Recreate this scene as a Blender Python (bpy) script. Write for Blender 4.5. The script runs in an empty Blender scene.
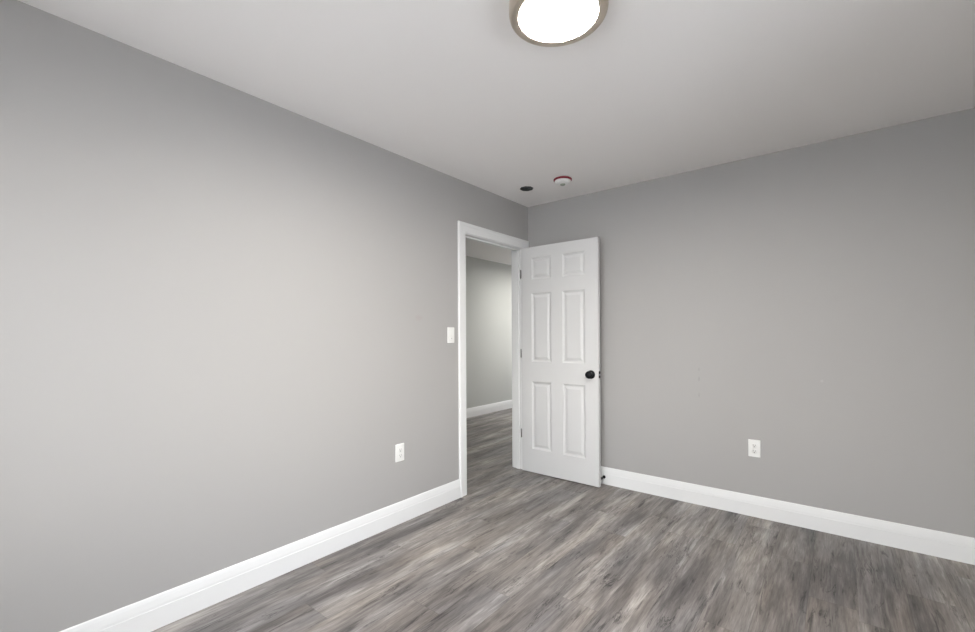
import bpy, bmesh, math
from mathutils import Vector, Matrix

C = bpy.context.scene.collection
SC = bpy.context.scene

# ------------------------------------------------------------------ camera
YAW, ROLL, FOC = 0.6750, -0.0054, 439.6
HORIZON = 335.67
cd = bpy.data.cameras.new('camera')
cam = bpy.data.objects.new('camera', cd); C.objects.link(cam); SC.camera = cam
a = Vector((-math.sin(YAW), math.cos(YAW), 0)); r = Vector((math.cos(YAW), math.sin(YAW), 0)); u = Vector((0, 0, 1))
r2 = r * math.cos(ROLL) + u * math.sin(ROLL); u2 = r2.cross(a)
m = Matrix((r2, u2, -a)).transposed().to_4x4(); m.translation = Vector((2.2838, -3.4697, 1.2393))
cam.matrix_world = m
cd.sensor_fit = 'HORIZONTAL'; cd.sensor_width = 36; cd.lens = 36 * FOC / 975
cd.shift_y = (HORIZON - 316) / 975
cd.clip_start = 0.02

# ------------------------------------------------------------------ world, sun, portals, exposure
SKY_STRENGTH = 9.7
LAMP_STRENGTH = 205.0
HALL_FILL_STRENGTH = 180.0  # fill from an added, unseen hall light
SC.view_settings.view_transform = 'Standard'; SC.view_settings.look = 'None'
SC.view_settings.gamma = 1; SC.view_settings.exposure = -0.06
try: SC.view_settings.use_curve_mapping = False
except Exception: pass
w = bpy.data.worlds.new('overcast_sky'); SC.world = w; w.use_nodes = True
nt = w.node_tree; nt.nodes.clear()
out = nt.nodes.new('ShaderNodeOutputWorld'); bg = nt.nodes.new('ShaderNodeBackground')
tc = nt.nodes.new('ShaderNodeTexCoord'); sx = nt.nodes.new('ShaderNodeSeparateXYZ'); rp = nt.nodes.new('ShaderNodeValToRGB')
nt.links.new(tc.outputs['Generated'], sx.inputs[0]); nt.links.new(sx.outputs['Z'], rp.inputs[0])
rp.color_ramp.elements[0].position = 0.0; rp.color_ramp.elements[0].color = (1.0, 0.985, 0.96, 1)
rp.color_ramp.elements[1].position = 0.7; rp.color_ramp.elements[1].color = (0.80, 0.88, 1.0, 1)
nt.links.new(rp.outputs[0], bg.inputs[0]); bg.inputs[1].default_value = SKY_STRENGTH
nt.links.new(bg.outputs[0], out.inputs[0])

def portal(name, loc, nrm, sx_, sy_):
    d = bpy.data.lights.new(name, 'AREA'); d.shape = 'RECTANGLE'; d.size = sx_; d.size_y = sy_
    o = bpy.data.objects.new(name, d); C.objects.link(o); o.location = loc
    d.cycles.is_portal = True
    z = -Vector(nrm); y = Vector((0, 0, 1)); x = y.cross(z)
    o.matrix_world = Matrix.Translation(loc) @ Matrix((x, y, z)).transposed().to_4x4()

SC.cycles.max_bounces = 16; SC.cycles.diffuse_bounces = 10; SC.cycles.glossy_bounces = 4
SC.cycles.transparent_max_bounces = 8
SC.cycles.use_denoising = True
SC.cycles.sample_clamp_indirect = 4

# ------------------------------------------------------------------ room numbers (metres)
H = 2.445                # ceiling height
RX, RY = 3.02, -4.20     # right and rear walls
HX, HY0, HY1 = -2.11, -2.4, 4.30   # hallway: far wall, its two ends
T = 0.12
DY0, DY1, DZ = -0.897, -0.087, 2.042    # door opening in the left wall
WY0, WY1, WZ0, WZ1 = -2.95, -1.60, 0.80, 2.00   # bedroom window in the right wall
VX0, VX1, VZ0, VZ1 = 0.30, 2.60, 0.55, 2.12     # unseen rear-wall window, added and sized to brighten the back wall
KX0, KX1, KZ0, KZ1 = -1.75, -0.55, 0.75, 2.02   # unseen hallway end window, added to light the hall

# ------------------------------------------------------------------ materials
def srgb(*c):
    return tuple(((v / 255 / 12.92) if v / 255 <= 0.04045 else ((v / 255 + 0.055) / 1.055) ** 2.4) for v in c) + (1,)

def mat(name, col, rough=0.5, metal=0.0, spec=0.5, bump=0.0, bscale=200, var=0.0):
    m = bpy.data.materials.new(name); m.use_nodes = True
    n = m.node_tree; b = n.nodes['Principled BSDF']
    b.inputs['Base Color'].default_value = col; b.inputs['Roughness'].default_value = rough
    b.inputs['Metallic'].default_value = metal; b.inputs['Specular IOR Level'].default_value = spec
    t = n.nodes.new('ShaderNodeTexCoord')
    if bump:
        no = n.nodes.new('ShaderNodeTexNoise'); no.inputs['Scale'].default_value = bscale; no.inputs['Detail'].default_value = 3
        bp = n.nodes.new('ShaderNodeBump'); bp.inputs['Strength'].default_value = bump; bp.inputs['Distance'].default_value = 0.002
        n.links.new(t.outputs['Object'], no.inputs['Vector']); n.links.new(no.outputs[0], bp.inputs['Height'])
        n.links.new(bp.outputs[0], b.inputs['Normal'])
    if var:
        no = n.nodes.new('ShaderNodeTexNoise'); no.inputs['Scale'].default_value = 1.6; no.inputs['Detail'].default_value = 2
        mr = n.nodes.new('ShaderNodeMapRange'); mr.inputs['To Min'].default_value = 1 - var; mr.inputs['To Max'].default_value = 1 + var
        vm = n.nodes.new('ShaderNodeVectorMath'); vm.operation = 'SCALE'; vm.inputs[0].default_value = col[:3]
        n.links.new(t.outputs['Object'], no.inputs['Vector']); n.links.new(no.outputs[0], mr.inputs[0])
        n.links.new(mr.outputs[0], vm.inputs['Scale']); n.links.new(vm.outputs[0], b.inputs['Base Color'])
    return m

def add_spots(m, spots):
    """small scuffs / filler marks with their own place on the wall: (position, radius, colour, strength)"""
    n = m.node_tree; b = n.nodes['Principled BSDF']
    t = n.nodes.new('ShaderNodeTexCoord')
    no = n.nodes.new('ShaderNodeTexNoise'); no.inputs['Scale'].default_value = 60
    n.links.new(t.outputs['Object'], no.inputs['Vector'])
    src = b.inputs['Base Color'].links[0].from_socket if b.inputs['Base Color'].links else None
    for pos, rad, col, st in spots:
        d = n.nodes.new('ShaderNodeVectorMath'); d.operation = 'SUBTRACT'; d.inputs[1].default_value = pos
        n.links.new(t.outputs['Object'], d.inputs[0])
        s = n.nodes.new('ShaderNodeVectorMath'); s.operation = 'DIVIDE'; s.inputs[1].default_value = rad
        n.links.new(d.outputs[0], s.inputs[0])
        ln = n.nodes.new('ShaderNodeVectorMath'); ln.operation = 'LENGTH'; n.links.new(s.outputs[0], ln.inputs[0])
        mr = n.nodes.new('ShaderNodeMapRange'); mr.interpolation_type = 'SMOOTHSTEP'
        mr.inputs['From Min'].default_value = 1; mr.inputs['From Max'].default_value = 0.2
        mr.inputs['To Max'].default_value = st
        n.links.new(ln.outputs['Value'], mr.inputs[0])
        mm = n.nodes.new('ShaderNodeMath'); mm.operation = 'MULTIPLY'; mm.use_clamp = True
        n.links.new(mr.outputs[0], mm.inputs[0]); 
        m2 = n.nodes.new('ShaderNodeMath'); m2.operation = 'MULTIPLY'; m2.inputs[1].default_value = 2
        n.links.new(no.outputs[0], m2.inputs[0]); n.links.new(m2.outputs[0], mm.inputs[1])
        mx = n.nodes.new('ShaderNodeMix'); mx.data_type = 'RGBA'
        n.links.new(mm.outputs[0], mx.inputs[0])
        if src: n.links.new(src, mx.inputs[6])
        else: mx.inputs[6].default_value = b.inputs['Base Color'].default_value
        mx.inputs[7].default_value = col
        src = mx.outputs[2]
    n.links.new(src, b.inputs['Base Color'])

WALLC = (0.415, 0.406, 0.396, 1)
M_wall = mat('grey_wall_paint', WALLC, 0.55, bump=0.05, bscale=350, spec=0.35)
M_wall_l = mat('grey_wall_paint_left', WALLC, 0.55, bump=0.05, bscale=350, spec=0.35)
M_wall_b = mat('grey_wall_paint_back', WALLC, 0.55, bump=0.05, bscale=350, spec=0.35)
add_spots(M_wall_l, [((0, -1.379, 1.365), (.05, .05, .03), (.40, .35, .345, 1), .5)])
add_spots(M_wall_b, [((1.482, 0, .985), (.009, .05, .016), (.34, .33, .32, 1), .6),
                     ((1.482, 0, .915), (.010, .05, .026), (.32, .31, .30, 1), .6),
                     ((1.482, 0, .797), (.009, .05, .022), (.34, .33, .32, 1), .6),
                     ((2.197, 0, .943), (.012, .05, .012), (.50, .49, .48, 1), .6)])
M_hall = mat('hall_wall_paint', (0.53, 0.54, 0.515, 1), 0.6, bump=0.05, bscale=350, spec=0.35)
M_ceil = mat('ceiling_paint', (0.89, 0.868, 0.85, 1), 0.8, bump=0.05, bscale=250, spec=0.2)
M_trim = mat('white_trim_paint', (0.82, 0.825, 0.82, 1), 0.38, spec=0.45)
M_door = mat('white_door_paint', (0.68, 0.68, 0.675, 1), 0.42, bump=0.06, bscale=120, spec=0.45)
M_plate = mat('white_plastic', (0.85, 0.85, 0.83, 1), 0.3)
M_slot = mat('dark_slot', (0.10, 0.10, 0.10, 1), 0.6)
M_dot = mat('grey_switch_dot', (0.45, 0.45, 0.45, 1), 0.4)
M_black = mat('matt_black_metal', (0.003, 0.004, 0.006, 1), 0.45, 0.0, spec=0.25)
M_dark = mat('dark_box_steel', (0.018, 0.022, 0.024, 1), 0.5, 0.2)
M_hinge = mat('satin_hinge_steel', (0.22, 0.21, 0.20, 1), 0.4, 0.9)
M_steel = mat('latch_steel', (0.55, 0.60, 0.66, 1), 0.3, 0.9)
M_nickel = mat('brushed_nickel', (0.62, 0.55, 0.47, 1), 0.36, 0.9, bump=0.1, bscale=300)
M_red = mat('red_plastic_base', (0.22, 0.015, 0.03, 1), 0.4)
M_nub = mat('grey_sensor', (0.32, 0.36, 0.30, 1), 0.5)
M_rubber = mat('dark_rubber', (0.05, 0.05, 0.05, 1), 0.7)
M_ext = mat('pale_bounce_ground', (0.56, 0.54, 0.515, 1), 0.9, bump=0.2, bscale=8, var=0.1)  # ground kept pale so it bounces more light onto the ceiling

def glass():
    m = bpy.data.materials.new('window_glass'); m.use_nodes = True; n = m.node_tree; n.nodes.clear()
    o = n.nodes.new('ShaderNodeOutputMaterial'); mx = n.nodes.new('ShaderNodeMixShader')
    fr = n.nodes.new('ShaderNodeFresnel'); fr.inputs[0].default_value = 1.25
    t = n.nodes.new('ShaderNodeBsdfTransparent'); t.inputs[0].default_value = (.97, .97, .97, 1)
    g = n.nodes.new('ShaderNodeBsdfGlossy'); g.inputs['Roughness'].default_value = 0.0
    n.links.new(fr.outputs[0], mx.inputs[0]); n.links.new(t.outputs[0], mx.inputs[1]); n.links.new(g.outputs[0], mx.inputs[2])
    n.links.new(mx.outputs[0], o.inputs[0]); return m
M_glass = glass()

def emit_mat(name, col, st):
    m = bpy.data.materials.new(name); m.use_nodes = True
    b = m.node_tree.nodes['Principled BSDF']
    b.inputs['Base Color'].default_value = (.9, .9, .88, 1); b.inputs['Roughness'].default_value = .5
    b.inputs['Emission Color'].default_value = col; b.inputs['Emission Strength'].default_value = st
    return m
M_lamp = emit_mat('lit_frosted_diffuser', (1.0, .965, .91, 1), LAMP_STRENGTH)
M_hall_fill = emit_mat('hall_fill_diffuser', (1.0, .975, .93, 1), HALL_FILL_STRENGTH)

BROAD_PHASE = 13.7  # plank figure; phase picked so its pale parts stand in for brighter floor light
def floor_mat():
    m = bpy.data.materials.new('grey_oak_vinyl_planks'); m.use_nodes = True; n = m.node_tree
    b = n.nodes['Principled BSDF']; N = n.nodes.new; L = n.links.new
    def math_(op, a=None, b_=None, c=None, clamp=False):
        x = N('ShaderNodeMath'); x.operation = op; x.use_clamp = clamp
        for i, v in enumerate((a, b_, c)):
            if v is None: continue
            if isinstance(v, (int, float)): x.inputs[i].default_value = v
            else: L(v, x.inputs[i])
        return x.outputs[0]
    def comb(x, y, z):
        c = N('ShaderNodeCombineXYZ')
        for i, v in enumerate((x, y, z)):
            if isinstance(v, (int, float)): c.inputs[i].default_value = v
            else: L(v, c.inputs[i])
        return c.outputs[0]
    def noise(vec, scale, detail=4, rough=.55, dist=0.0):
        x = N('ShaderNodeTexNoise'); L(vec, x.inputs['Vector']); x.inputs['Scale'].default_value = scale
        x.inputs['Detail'].default_value = detail; x.inputs['Roughness'].default_value = rough; x.inputs['Distortion'].default_value = dist
        return x.outputs[0]
    def mapr(v, a0, a1, b0, b1, smooth=False):
        x = N('ShaderNodeMapRange'); L(v, x.inputs[0])
        if smooth: x.interpolation_type = 'SMOOTHSTEP'
        for i, k in enumerate((a0, a1, b0, b1)): x.inputs[i + 1].default_value = k
        return x.outputs[0]
    tcn = N('ShaderNodeTexCoord'); s = N('ShaderNodeSeparateXYZ'); L(tcn.outputs['Object'], s.inputs[0])
    X, Y = s.outputs[0], s.outputs[1]
    W_, Ln = 0.182, 1.22
    xr = math_('DIVIDE', math_('ADD', X, 10.03), W_); row = math_('FLOOR', xr); fx = math_('SUBTRACT', xr, row)
    wn = N('ShaderNodeTexWhiteNoise'); wn.noise_dimensions = '1D'; L(row, wn.inputs['W'])
    yr = math_('ADD', math_('DIVIDE', math_('ADD', Y, 20.0), Ln), wn.outputs['Value']); col = math_('FLOOR', yr); fy = math_('SUBTRACT', yr, col)
    pid = N('ShaderNodeTexWhiteNoise'); pid.noise_dimensions = '3D'; L(comb(row, col, 3.7), pid.inputs['Vector'])
    ps = N('ShaderNodeSeparateColor'); L(pid.outputs['Color'], ps.inputs[0])
    offx = math_('MULTIPLY', ps.outputs[0], 37.0); offy = math_('MULTIPLY', ps.outputs[1], 53.0)
    # long soft figure, fine grain, dark flecks, broad pale areas set where the floor is lit; every plank reads its own part of the pattern
    broad = noise(comb(math_('ADD', math_('MULTIPLY', X, 9.0), math_('MULTIPLY', offx, .006)), math_('ADD', math_('MULTIPLY', Y, 1.3), math_('MULTIPLY', offy, .006)), BROAD_PHASE), 1.0, 3, .55, 0.3)
    mid = noise(comb(math_('ADD', math_('MULTIPLY', X, 38.0), offx), math_('ADD', math_('MULTIPLY', Y, 3.4), offy), 2.0), 1.0, 7, .66, 0.5)
    fine = noise(comb(math_('ADD', math_('MULTIPLY', X, 170.0), offx), math_('ADD', math_('MULTIPLY', Y, 9.0), offy), 5.0), 1.0, 4, .65, .3)
    knots = noise(comb(math_('ADD', math_('MULTIPLY', X, 30.0), offy), math_('ADD', math_('MULTIPLY', Y, 3.0), offx), 8.0), 1.0, 6, .72, 0.7)
    tone = math_('MULTIPLY', math_('SUBTRACT', ps.outputs[2], .5), 0.13)
    v = math_('ADD', math_('MULTIPLY', mapr(broad, .28, .72, -.5, .5), .60), math_('MULTIPLY', mapr(mid, .3, .7, -.5, .5), .34))
    v = math_('ADD', v, math_('MULTIPLY', mapr(fine, .3, .7, -.5, .5), .22))
    v = math_('ADD', math_('ADD', v, tone), 0.57)
    v = math_('SUBTRACT', v, mapr(knots, .56, .70, 0, .44, True))
    crk = noise(comb(math_('ADD', math_('MULTIPLY', X, 15.0), offx), math_('ADD', math_('MULTIPLY', Y, 1.5), offy), 21.0), 1.0, 5, .62, 0.8)
    crack = mapr(math_('ABSOLUTE', math_('SUBTRACT', crk, .5)), .0, .016, 1.0, 0.0, True)
    cmask = mapr(noise(comb(math_('ADD', math_('MULTIPLY', X, 6.0), offy), math_('ADD', math_('MULTIPLY', Y, 2.2), offx), 31.0), 1.0, 2), .50, .62, 0.0, 1.0, True)
    v = math_('SUBTRACT', v, math_('MULTIPLY', math_('MULTIPLY', crack, cmask), .38), clamp=True)
    ramp = N('ShaderNodeValToRGB'); L(v, ramp.inputs[0]); e = ramp.color_ramp.elements
    e[0].position = 0.0; e[0].color = (0.042, 0.038, 0.037, 1)
    e[1].position = 1.0; e[1].color = (0.50, 0.475, 0.455, 1)
    k = e.new(.35); k.color = (0.125, 0.114, 0.110, 1)
    k = e.new(.65); k.color = (0.245, 0.226, 0.216, 1)
    # warm / cool drift between and along planks
    hue = noise(comb(math_('ADD', math_('MULTIPLY', X, 5.0), offy), math_('ADD', math_('MULTIPLY', Y, 1.0), offx), 12.0), 1.0, 2)
    mx = N('ShaderNodeMix'); mx.data_type = 'RGBA'; mx.blend_type = 'MULTIPLY'; mx.inputs[0].default_value = 1
    hr = N('ShaderNodeValToRGB'); L(hue, hr.inputs[0]); hr.color_ramp.elements[0].position = .35; hr.color_ramp.elements[0].color = (.98, .99, 1.0, 1)
    hr.color_ramp.elements[1].position = .68; hr.color_ramp.elements[1].color = (1.05, 1.0, .93, 1)
    L(ramp.outputs[0], mx.inputs[6]); L(hr.outputs[0], mx.inputs[7])
    # joints
    ex = math_('MULTIPLY', math_('MINIMUM', fx, math_('SUBTRACT', 1.0, fx)), W_)
    ey = math_('MULTIPLY', math_('MINIMUM', fy, math_('SUBTRACT', 1.0, fy)), Ln)
    ed = math_('MINIMUM', ex, ey); seam = mapr(ed, 0.0003, 0.0016, 0.68, 1.0, True)
    m2 = N('ShaderNodeVectorMath'); m2.operation = 'SCALE'; L(mx.outputs[2], m2.inputs[0]); L(seam, m2.inputs['Scale'])
    L(m2.outputs[0], b.inputs['Base Color'])
    L(mapr(mid, .3, .7, .48, .38), b.inputs['Roughness']); b.inputs['Specular IOR Level'].default_value = .4
    bp = N('ShaderNodeBump'); bp.inputs['Strength'].default_value = .25; bp.inputs['Distance'].default_value = .001
    L(math_('ADD', math_('MULTIPLY', fine, .5), seam), bp.inputs['Height']); L(bp.outputs[0], b.inputs['Normal'])
    return m
M_floor = floor_mat()

# ------------------------------------------------------------------ mesh helpers
def BM(): return bmesh.new()
def box(bm, x0, x1, y0, y1, z0, z1, mi=0):
    v = [bm.verts.new((x, y, z)) for z in (z0, z1) for y in (y0, y1) for x in (x0, x1)]
    for f in ((0, 2, 3, 1), (4, 5, 7, 6), (0, 1, 5, 4), (2, 6, 7, 3), (0, 4, 6, 2), (1, 3, 7, 5)):
        bm.faces.new([v[i] for i in f]).material_index = mi
def prism(bm, prof, axis_fn, t0, t1):
    """extrude a 2-D profile; axis_fn(p, q, t) -> xyz"""
    A = [bm.verts.new(axis_fn(p, q, t0)) for p, q in prof]; B = [bm.verts.new(axis_fn(p, q, t1)) for p, q in prof]
    k = len(prof)
    for i in range(k): bm.faces.new((A[i], A[(i + 1) % k], B[(i + 1) % k], B[i]))
    bm.faces.new(A[::-1]); bm.faces.new(B)
def lathe(bm, prof, seg=64, axis=None, mi=0):
    """prof: list of (radius, height); axis: 4x4 placing local z"""
    axis = axis or Matrix.Identity(4); rings = []
    for rr, z in prof:
        if rr < 1e-6: rings.append([bm.verts.new(axis @ Vector((0, 0, z)))])
        else: rings.append([bm.verts.new(axis @ Vector((rr * math.cos(2 * math.pi * i / seg), rr * math.sin(2 * math.pi * i / seg), z))) for i in range(seg)])
    for A, B in zip(rings, rings[1:]):
        for i in range(seg):
            j = (i + 1) % seg
            if len(A) == 1 and len(B) == 1: continue
            if len(A) == 1: f = bm.faces.new((A[0], B[j], B[i]))
            elif len(B) == 1: f = bm.faces.new((A[i], A[j], B[0]))
            else: f = bm.faces.new((A[i], A[j], B[j], B[i]))
            f.smooth = True; f.material_index = mi
def obj(name, bm, mats, parent=None, loc=None, bevel=0, seg=2, smooth=False):
    bmesh.ops.recalc_face_normals(bm, faces=bm.faces)
    me = bpy.data.meshes.new(name); bm.to_mesh(me); bm.free()
    for mm in (mats if isinstance(mats, (list, tuple)) else [mats]): me.materials.append(mm)
    o = bpy.data.objects.new(name, me); C.objects.link(o)
    if parent: o.parent = parent
    if loc: o.location = loc
    if bevel:
        b = o.modifiers.new('bevel', 'BEVEL'); b.width = bevel; b.segments = seg; b.limit_method = 'ANGLE'; b.angle_limit = math.radians(40)
    return o
def tag(o, label=None, cat=None, kind=None, group=None):
    if label: o['label'] = label
    if cat: o['category'] = cat
    if kind: o['kind'] = kind
    if group: o['group'] = group
    return o
def empty(name, loc, rz=0):
    o = bpy.data.objects.new(name, None); C.objects.link(o); o.location = loc; o.rotation_euler = (0, 0, rz); o.empty_display_size = .1
    return o
def struct(name, bm, mats, label=None, cat=None, **k):
    return tag(obj(name, bm, mats, **k), label, cat, 'structure')

# ------------------------------------------------------------------ structure
bm = BM(); box(bm, HX - T, RX + T, RY - T, HY1 + T, -0.10, 0)
struct('floor', bm, M_floor, 'grey wood-look vinyl plank floor running through the doorway into the hall', 'floor')
bm = BM(); box(bm, HX - T, RX + T, RY - T, HY1 + T, H, H + 0.15)
struct('ceiling', bm, M_ceil, 'flat off-white painted ceiling above the grey walls', 'ceiling')
bm = BM()      # left wall with the door opening, running on along the hallway
box(bm, -T, 0, RY - T, DY0 - .02, 0, H); box(bm, -T, 0, DY1 + .02, HY1, 0, H); box(bm, -T, 0, DY0 - .02, DY1 + .02, DZ + .02, H)
struct('wall_left', bm, M_wall_l, 'long pale grey wall on the left with the doorway at its far end', 'wall')
bm = BM(); box(bm, 0, RX + T, 0, T, 0, H)
struct('wall_back', bm, M_wall_b, 'grey wall facing the camera behind the open white door', 'wall')
bm = BM()
box(bm, RX, RX + T, RY - T, WY0, 0, H); box(bm, RX, RX + T, WY1, 0, 0, H)
box(bm, RX, RX + T, WY0, WY1, 0, WZ0); box(bm, RX, RX + T, WY0, WY1, WZ1, H)
struct('wall_right', bm, M_wall, 'grey window wall to the right, outside the picture', 'wall')
bm = BM()
box(bm, 0, VX0, RY - T, RY, 0, H); box(bm, VX1, RX, RY - T, RY, 0, H)
box(bm, VX0, VX1, RY - T, RY, 0, VZ0); box(bm, VX0, VX1, RY - T, RY, VZ1, H)
struct('wall_rear', bm, M_wall, 'grey wall behind the camera', 'wall')
bm = BM(); box(bm, HX - T, HX, HY0 - T, HY1 + T, 0, H)
struct('wall_hall_far', bm, M_hall, 'pale wall across the hall seen through the doorway', 'wall')
bm = BM(); box(bm, HX, -T, HY0 - T, HY0, 0, H)
struct('wall_hall_near', bm, M_hall, 'wall closing the near end of the hall', 'wall')
bm = BM()
box(bm, HX, KX0, HY1, HY1 + T, 0, H); box(bm, KX1, 0, HY1, HY1 + T, 0, H)
box(bm, KX0, KX1, HY1, HY1 + T, 0, KZ0); box(bm, KX0, KX1, HY1, HY1 + T, KZ1, H)
struct('wall_hall_end', bm, M_hall, 'wall at the far end of the hall, holding the added window', 'wall')
bm = BM(); box(bm, -60, 60, -60, 60, -0.75, -0.70)
struct('ground', bm, M_ext, 'unseen ground outside the windows, made pale to bounce light indoors', 'ground')

# baseboards: flat lower board, small step, cap sloping back to the wall
BB = [(0, 0), (.0145, 0), (.0145, .0880), (.0126, .0887), (.0120, .100), (.0085, .124), (.0055, .137), (.003, .1405), (0, .1405)]
def baseboard(name, side, t0, t1, off=0.0, label=None):
    f = {'+x': lambda p, q, t: (off + p, t, q), '-x': lambda p, q, t: (off - p, t, q),
         '-y': lambda p, q, t: (t, off - p, q), '+y': lambda p, q, t: (t, off + p, q)}[side]
    bm = BM(); prism(bm, BB, f, t0, t1); return struct(name, bm, M_trim, label, 'baseboard')
CW = .080
baseboard('baseboard_left', '+x', RY, DY0 - CW, 0, 'white baseboard along the long left wall up to the door casing')
baseboard('baseboard_back', '-y', 0.0, RX, 0, 'white baseboard along the back wall running from behind the door')
baseboard('baseboard_right', '-x', RY, -.0145, RX, 'white baseboard under the window wall')
baseboard('baseboard_rear', '+y', .0145, RX - .0145, RY, 'white baseboard behind the camera')
baseboard('baseboard_hall_far', '+x', HY0, HY1, HX, 'white baseboard of the hall wall seen through the doorway')
baseboard('baseboard_hall_near', '+y', HX + .0145, -T, HY0, 'white baseboard at the near end of the hall')
baseboard('baseboard_hall_end', '-y', HX + .0145, -T, HY1, 'white baseboard at the far end of the hall')

# door casing (mitred frame) : profile across the width, w = 0 inner edge .. CW outer edge, thickness t
CW = .080
CP = [(0, 0), (0, .010), (.004, .0125), (.050, .0145), (.055, .0175), (.073, .0175), (.077, .016), (CW, .012), (CW, 0)]
def casing(name, x_face, sgn, label):
    """three-sided casing round the opening on the wall face x = x_face, standing out in direction sgn"""
    bm = BM(); y0, y1, zt = DY0, DY1, DZ
    path = [(y0, 0, -1, 0), (y0, zt, -1, 1), (y1, zt, 1, 1), (y1, 0, 1, 0)]     # corner (y, z) and outward offset per unit width
    rows = []
    for yy, zz, oy, oz in path:
        rows.append([bm.verts.new((x_face + sgn * t, yy + oy * wd, zz + oz * wd)) for wd, t in CP])
    k = len(CP)
    for A, B in zip(rows, rows[1:]):
        for i in range(k): bm.faces.new((A[i], A[(i + 1) % k], B[(i + 1) % k], B[i]))
    bm.faces.new(rows[0]); bm.faces.new(rows[-1][::-1])
    return bm
dt = empty('trim_1', (0, (DY0 + DY1) / 2, 0))
tag(dt, 'white painted casing and jamb framing the open doorway in the left wall', 'door frame', 'structure')
INV = Matrix.Translation((0, -(DY0 + DY1) / 2, 0))
def shift(bm): bmesh.ops.transform(bm, matrix=INV, verts=bm.verts); return bm
obj('door_casing', shift(casing('c', 0, 1, '')), M_trim, dt)
obj('door_casing', shift(casing('c', -T, -1, '')), M_trim, dt)
bm = BM(); J = .02     # jamb lining
box(bm, -T, 0, DY0 - J, DY0 + .004, 0, DZ + J); box(bm, -T, 0, DY1 - .004, DY1 + J, 0, DZ + J); box(bm, -T, 0, DY0 + .004, DY1 - .004, DZ - .004, DZ + J)
obj('jamb', shift(bm), M_trim, dt, bevel=.001)
bm = BM()              # stop strip
box(bm, -.075, -.042, DY0 + .004, DY0 + .016, 0, DZ - .016); box(bm, -.075, -.042, DY1 - .016, DY1 - .004, 0, DZ - .016)
box(bm, -.075, -.042, DY0 + .004, DY1 - .004, DZ - .016, DZ - .004)
obj('stop_strip', shift(bm), M_trim, dt, bevel=.002)
bm = BM(); box(bm, -.030, -.004, DY0 + .004, DY0 + .0055, .885, .945)
obj('strike_plate', shift(bm), M_black, dt)

# windows out of view (rear and hall-end ones added for their light): casing, frame, sash bars, sill, glass
def window(name, loc, rz, w_, h_, label):
    """local: x along the wall, +y outwards, origin at the centre of the sill line on the inner face"""
    t = empty(name, loc, rz); tag(t, label, 'window', 'structure')
    x0, x1 = -w_ / 2, w_ / 2
    bm = BM(); c = .085
    box(bm, x0 - c, x0, -.016, 0, -.02, h_ + c); box(bm, x1, x1 + c, -.016, 0, -.02, h_ + c); box(bm, x0, x1, -.016, 0, h_, h_ + c)
    box(bm, x0 - c, x1 + c, -.016, 0, -.10, -.035)
    obj('window_casing', bm, M_trim, t, bevel=.002)
    bm = BM(); box(bm, x0 - c - .01, x1 + c + .01, -.045, 0, -.035, -.012); box(bm, x0, x1, 0, .045, -.012, 0.0)
    obj('window_sill', bm, M_trim, t, bevel=.003)
    bm = BM(); f = .045
    for a0, a1, b0, b1 in ((x0, x0 + f, 0, h_), (x1 - f, x1, 0, h_), (x0 + f, x1 - f, 0, f), (x0 + f, x1 - f, h_ - f, h_), (-.025, .025, f, h_ - f)):
        box(bm, a0, a1, .045, .10, b0, b1)
    obj('window_frame', bm, M_trim, t, bevel=.002)
    bm = BM(); box(bm, x0 + f, -.025, .070, .074, f, h_ - f); box(bm, .025, x1 - f, .070, .074, f, h_ - f)
    obj('window_pane', bm, M_glass, t)
    return t
window('window_1', (RX, (WY0 + WY1) / 2, WZ0), -math.pi / 2, WY1 - WY0, WZ1 - WZ0, 'wide white-framed window in the right wall, beside the camera')
window('window_2', ((KX0 + KX1) / 2, HY1, KZ0), 0, KX1 - KX0, KZ1 - KZ0, 'unseen window added at the end of the hall to light it')  # out of view, put in as a daylight source for the hall
window('window_3', ((VX0 + VX1) / 2, RY, VZ0), math.pi, VX1 - VX0, VZ1 - VZ0, 'unseen window added in the rear wall to brighten the back wall')  # out of view, put in for more light on the far wall
portal('rear_daylight_portal', ((VX0 + VX1) / 2, RY - T - .01, (VZ0 + VZ1) / 2), (0, -1, 0), VX1 - VX0, VZ1 - VZ0)
portal('daylight_portal', (RX + T + .01, (WY0 + WY1) / 2, (WZ0 + WZ1) / 2), (1, 0, 0), WY1 - WY0, WZ1 - WZ0)
portal('hall_daylight_portal', ((KX0 + KX1) / 2, HY1 + T + .01, (KZ0 + KZ1) / 2), (0, 1, 0), KX1 - KX0, KZ1 - KZ0)

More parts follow.
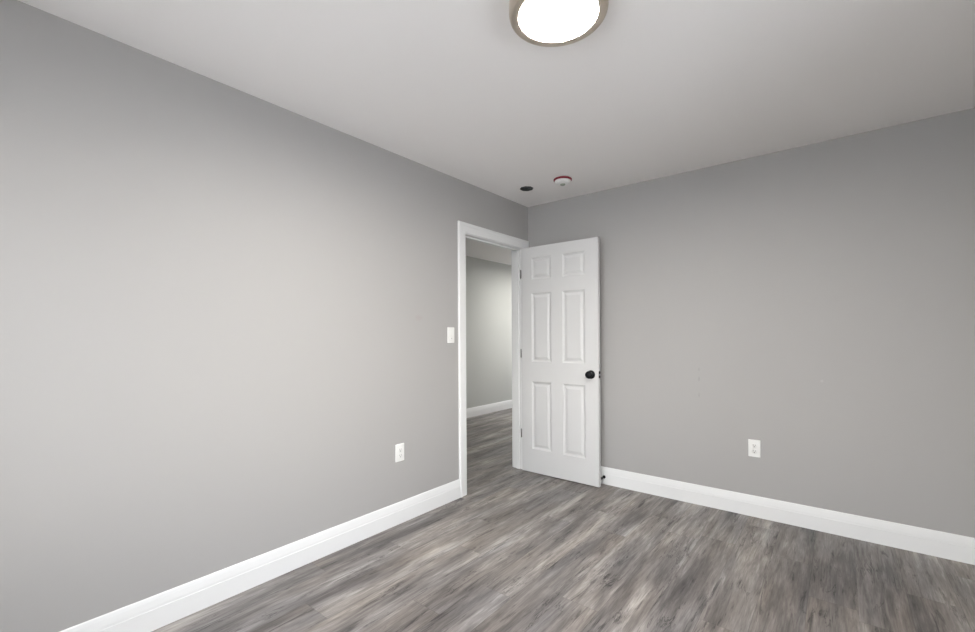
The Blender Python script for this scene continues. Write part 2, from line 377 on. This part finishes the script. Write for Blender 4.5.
# ------------------------------------------------------------------ the open six-panel door
# local: x from the hinge edge to the free edge, room face at y = 0, back face at y = +.035, z from its bottom
DW, DH, DT = .753, 2.028, .035
door = empty('door_1', (.009, -.127, .007), math.radians(-0.6))
tag(door, 'white six-panel door standing wide open in front of the back wall, black knob', 'door', 'structure')
def door_leaf():
    bm = BM(); cols = [(.109, .312), (.425, .636)]
    rows_ = [(.211, .818), (.996, 1.612), (1.734, 1.930)]
    xs = sorted({0, DW, *[v for c in cols for v in c]}); zs = sorted({0, DH, *[v for c in rows_ for v in c]})
    for yf, s in ((0, 1), (DT, -1)):      # s: direction into the leaf
        vg = {}
        def V(x, z, d=0.0):
            k = (round(x, 5), round(z, 5), round(d, 5))
            if k not in vg: vg[k] = bm.verts.new((x, yf + s * d, z))
            return vg[k]
        for i in range(len(xs) - 1):
            for j in range(len(zs) - 1):
                xa, xb, za, zb = xs[i], xs[i + 1], zs[j], zs[j + 1]
                if (xa, xb) in cols and (za, zb) in rows_:
                    steps = [(0, 0), (.003, .0022), (.013, .0075), (.019, .0085), (.022, .0085), (.040, .0035), (.043, .0028)]
                    prev = None
                    for ins, d in steps:
                        ring = [V(xa + ins, za + ins, d), V(xb - ins, za + ins, d), V(xb - ins, zb - ins, d), V(xa + ins, zb - ins, d)]
                        if prev:
                            for q in range(4): bm.faces.new((prev[q], prev[(q + 1) % 4], ring[(q + 1) % 4], ring[q]))
                        prev = ring
                    bm.faces.new(prev)
                else:
                    bm.faces.new((V(xa, za), V(xb, za), V(xb, zb), V(xa, zb)))
    # edges, welded along the same grid points
    def quad(*p): bm.faces.new([bm.verts.new(q) for q in p])
    for i in range(len(xs) - 1):
        for z in (0, DH): quad((xs[i], 0, z), (xs[i + 1], 0, z), (xs[i + 1], DT, z), (xs[i], DT, z))
    for j in range(len(zs) - 1):
        for x in (0, DW): quad((x, 0, zs[j]), (x, 0, zs[j + 1]), (x, DT, zs[j + 1]), (x, DT, zs[j]))
    bmesh.ops.remove_doubles(bm, verts=bm.verts, dist=1e-5)
    return bm
obj('door_leaf', door_leaf(), M_door, door, bevel=.0015)
KXL, KZL = DW - .064, .917 - .007
def knob(sign, ybase):
    bm = BM()
    ax = Matrix.Translation((KXL, ybase, KZL)) @ Matrix.Rotation(math.pi / 2 * (1 if sign < 0 else -1), 4, 'X')
    lathe(bm, [(0, 0), (.035, 0), (.035, .005), (.032, .008), (.013, .010), (.012, .026), (.018, .030), (.0285, .035), (.031, .043), (.0285, .052), (.018, .057), (0, .058)], 40, ax)
    return bm
obj('door_knob', knob(-1, 0), M_black, door)
obj('door_knob', knob(1, DT), M_black, door)
bm = BM(); box(bm, DW, DW + .0012, .005, .030, KZL - .0285, KZL + .0285)
lp = obj('latch_plate', bm, M_black, door)
bm = BM(); prism(bm, [(0, .012), (.011, .012), (.004, .024), (0, .024)], lambda p, q, t: (DW + .0012 + p, q, t), KZL - .006, KZL + .006)
obj('latch_bolt', bm, M_steel, lp)
for zc in (1.80, 1.075, .345):
    z = zc - .007; bm = BM()
    ax = Matrix.Translation((-.0065, -.002, z - .0385))
    lathe(bm, [(0, 0), (.0045, 0), (.0045, .077), (.003, .080), (0, .080)], 16, ax)
    box(bm, -.0012, 0.0, 0, .030, z - .038, z + .038)
    obj('hinge', bm, M_hinge, door)

# ------------------------------------------------------------------ wall plates
def rect_plate(bm, w_, h_, t, r_=.004):
    """rounded plate in the local xz plane, standing out along -y with a softened front edge"""
    def ring(ins, y):
        pts = []
        for cx, cz, a0 in ((w_ / 2, -h_ / 2, -90), (w_ / 2, h_ / 2, 0), (-w_ / 2, h_ / 2, 90), (-w_ / 2, -h_ / 2, 180)):
            for k in range(5):
                an = math.radians(a0 + k * 22.5)
                pts.append(bm.verts.new((cx - math.copysign(r_, cx) + (r_ - ins) * math.cos(an), y, cz - math.copysign(r_, cz) + (r_ - ins) * math.sin(an))))
        return pts
    R = [ring(0, 0), ring(0, -t * .5), ring(.0012, -t * .85), ring(.003, -t)]
    k = len(R[0])
    for A, B in zip(R, R[1:]):
        for i in range(k): bm.faces.new((A[i], A[(i + 1) % k], B[(i + 1) % k], B[i]))
    bm.faces.new(R[-1]); bm.faces.new(R[0][::-1])
def screw(bm, x, z, y):
    lathe(bm, [(0, .0012), (.0028, .0008), (.0032, 0), (.0032, -.001)], 12, Matrix.Translation((x, y, z)) @ Matrix.Rotation(math.pi / 2, 4, 'X'))
def outlet(loc, rz, label):
    t = empty('wall_outlet', loc, rz); tag(t, label, 'outlet', None, 'wall outlets')
    bm = BM(); rect_plate(bm, .072, .116, .0065)
    p = obj('cover_plate', bm, M_plate, t)
    bm = BM(); screw(bm, 0, 0, -.0065); obj('screw', bm, M_plate, p)
    for zc in (.0195, -.0195):
        bm = BM(); lathe(bm, [(0, .0022), (.0155, .0022), (.0168, .0010), (.0168, -.002)], 32, Matrix.Translation((0, -.0065, zc)) @ Matrix.Rotation(math.pi / 2, 4, 'X') @ Matrix.Diagonal((1, .86, 1, 1)))
        rc = obj('receptacle', bm, M_plate, t)
        bm = BM(); y = -.0089
        box(bm, -.0075, -.0052, y, y + .001, zc - .001, zc + .0085); box(bm, .0052, .0075, y, y + .001, zc, zc + .0075)
        lathe(bm, [(0, 0), (.0030, 0), (.0030, -.001)], 14, Matrix.Translation((0, y, zc - .0075)) @ Matrix.Rotation(math.pi / 2, 4, 'X'))
        obj('socket_slots', bm, M_slot, rc)
    return t
outlet((0, -1.557, .466), math.pi / 2, 'white duplex wall outlet low on the left wall, between door casing and camera')
outlet((1.829, 0, .463), 0, 'white duplex wall outlet low on the back wall, right of the door')
sw = empty('light_switch', (0, -1.060, 1.245), math.pi / 2)
tag(sw, 'white rocker light switch on the left wall beside the door casing', 'light switch')
bm = BM(); rect_plate(bm, .072, .118, .0065); pl = obj('cover_plate', bm, M_plate, sw)
for z in (.0485, -.0485):
    bm = BM(); screw(bm, 0, z, -.0065); obj('screw', bm, M_plate, pl)
bm = BM(); prism(bm, [(-.0065, .0335), (-.0080, .0325), (-.0072, .0), (-.0105, -.0320), (-.0065, -.0335)], lambda p, q, t: (t, p, q), -.0165, .0165)
pd = obj('rocker', bm, M_plate, sw, bevel=.0008)
bm = BM(); box(bm, -.004, .004, -.0112, -.0098, -.0285, -.0215); obj('lower_dot', bm, M_dot, pd)  # small grey dot low on the rocker

# ------------------------------------------------------------------ door stop screwed into the baseboard behind the door
ds = empty('door_stop', (.752, -.0145, .060)); tag(ds, 'small dark door stop on the back baseboard by the free edge of the door', 'door stop')
RX90 = Matrix.Rotation(math.pi / 2, 4, 'X')
bm = BM(); lathe(bm, [(0, 0), (.013, 0), (.013, .004), (.008, .008), (.0048, .011), (.0048, .046), (0, .046)], 24, RX90); obj('stem', bm, M_black, ds)
bm = BM(); lathe(bm, [(0, .040), (.009, .040), (.010, .048), (.009, .056), (0, .058)], 24, RX90); obj('rubber_tip', bm, M_rubber, ds)

# ------------------------------------------------------------------ ceiling things
def flush_light(loc, label, glow):
    lamp = empty('ceiling_light', loc); tag(lamp, label, 'ceiling light')
    bm = BM(); lathe(bm, [(0, 0), (.160, 0), (.168, -.004), (.1735, -.016), (.1750, -.034), (.1745, -.052), (.1730, -.060), (.1690, -.0655), (.164, -.0672), (.1425, -.0675), (.1408, -.0668), (.1405, -.0655), (.1405, -.050)], 128)
    obj('metal_ring', bm, M_nickel, lamp)
    bm = BM(); lathe(bm, [(.1404, -.050), (.1404, -.0620), (.138, -.0630), (.120, -.0640), (.07, -.0645), (0, -.0650)], 96)
    obj('diffuser', bm, glow, lamp)
flush_light((1.504, -2.083, H), 'round flush-mount ceiling light, brushed nickel ring around glowing white diffuser', M_lamp)
flush_light((-1.05, 2.70, H), 'unseen round flush-mount light added on the hall ceiling to brighten the hall', M_hall_fill)  # out-of-view light added to raise the hall brightness

sdet = empty('smoke_detector', (.622, -.455, H)); tag(sdet, 'small round white smoke alarm with dark red rim on the ceiling near the corner', 'smoke alarm')
bm = BM(); lathe(bm, [(0, 0), (.066, 0), (.070, -.003), (.070, -.011), (.066, -.0135), (0, -.0135)], 48); obj('base_ring', bm, M_red, sdet)
bm = BM(); lathe(bm, [(.058, -.013), (.062, -.016), (.061, -.026), (.054, -.034), (.040, -.039), (.020, -.041), (0, -.041)], 48); bd = obj('housing', bm, M_plate, sdet)
bm = BM(); lathe(bm, [(.020, -.0405), (.019, -.046), (.013, -.050), (0, -.051)], 24); obj('sensor_cap', bm, M_nub, sdet)

jb = empty('junction_box', (.286, -.450, H)); tag(jb, 'small black octagonal ceiling box cover left of the smoke alarm', 'electrical box')
bm = BM(); lathe(bm, [(0, 0), (.056, 0), (.056, -.003), (.053, -.005), (0, -.005)], 8, Matrix.Rotation(math.radians(22.5), 4, 'Z'))
for f in bm.faces: f.smooth = False
obj('cover_plate', bm, M_dark, jb)
for sx_ in (-.038, .038):
    bm = BM(); lathe(bm, [(0, -.0068), (.003, -.0065), (.0036, -.005)], 12, Matrix.Translation((sx_, 0, 0))); obj('screw', bm, M_hinge, jb)
bm = BM(); lathe(bm, [(0, -.0085), (.014, -.008), (.017, -.005)], 24); obj('knockout', bm, M_dark, jb)
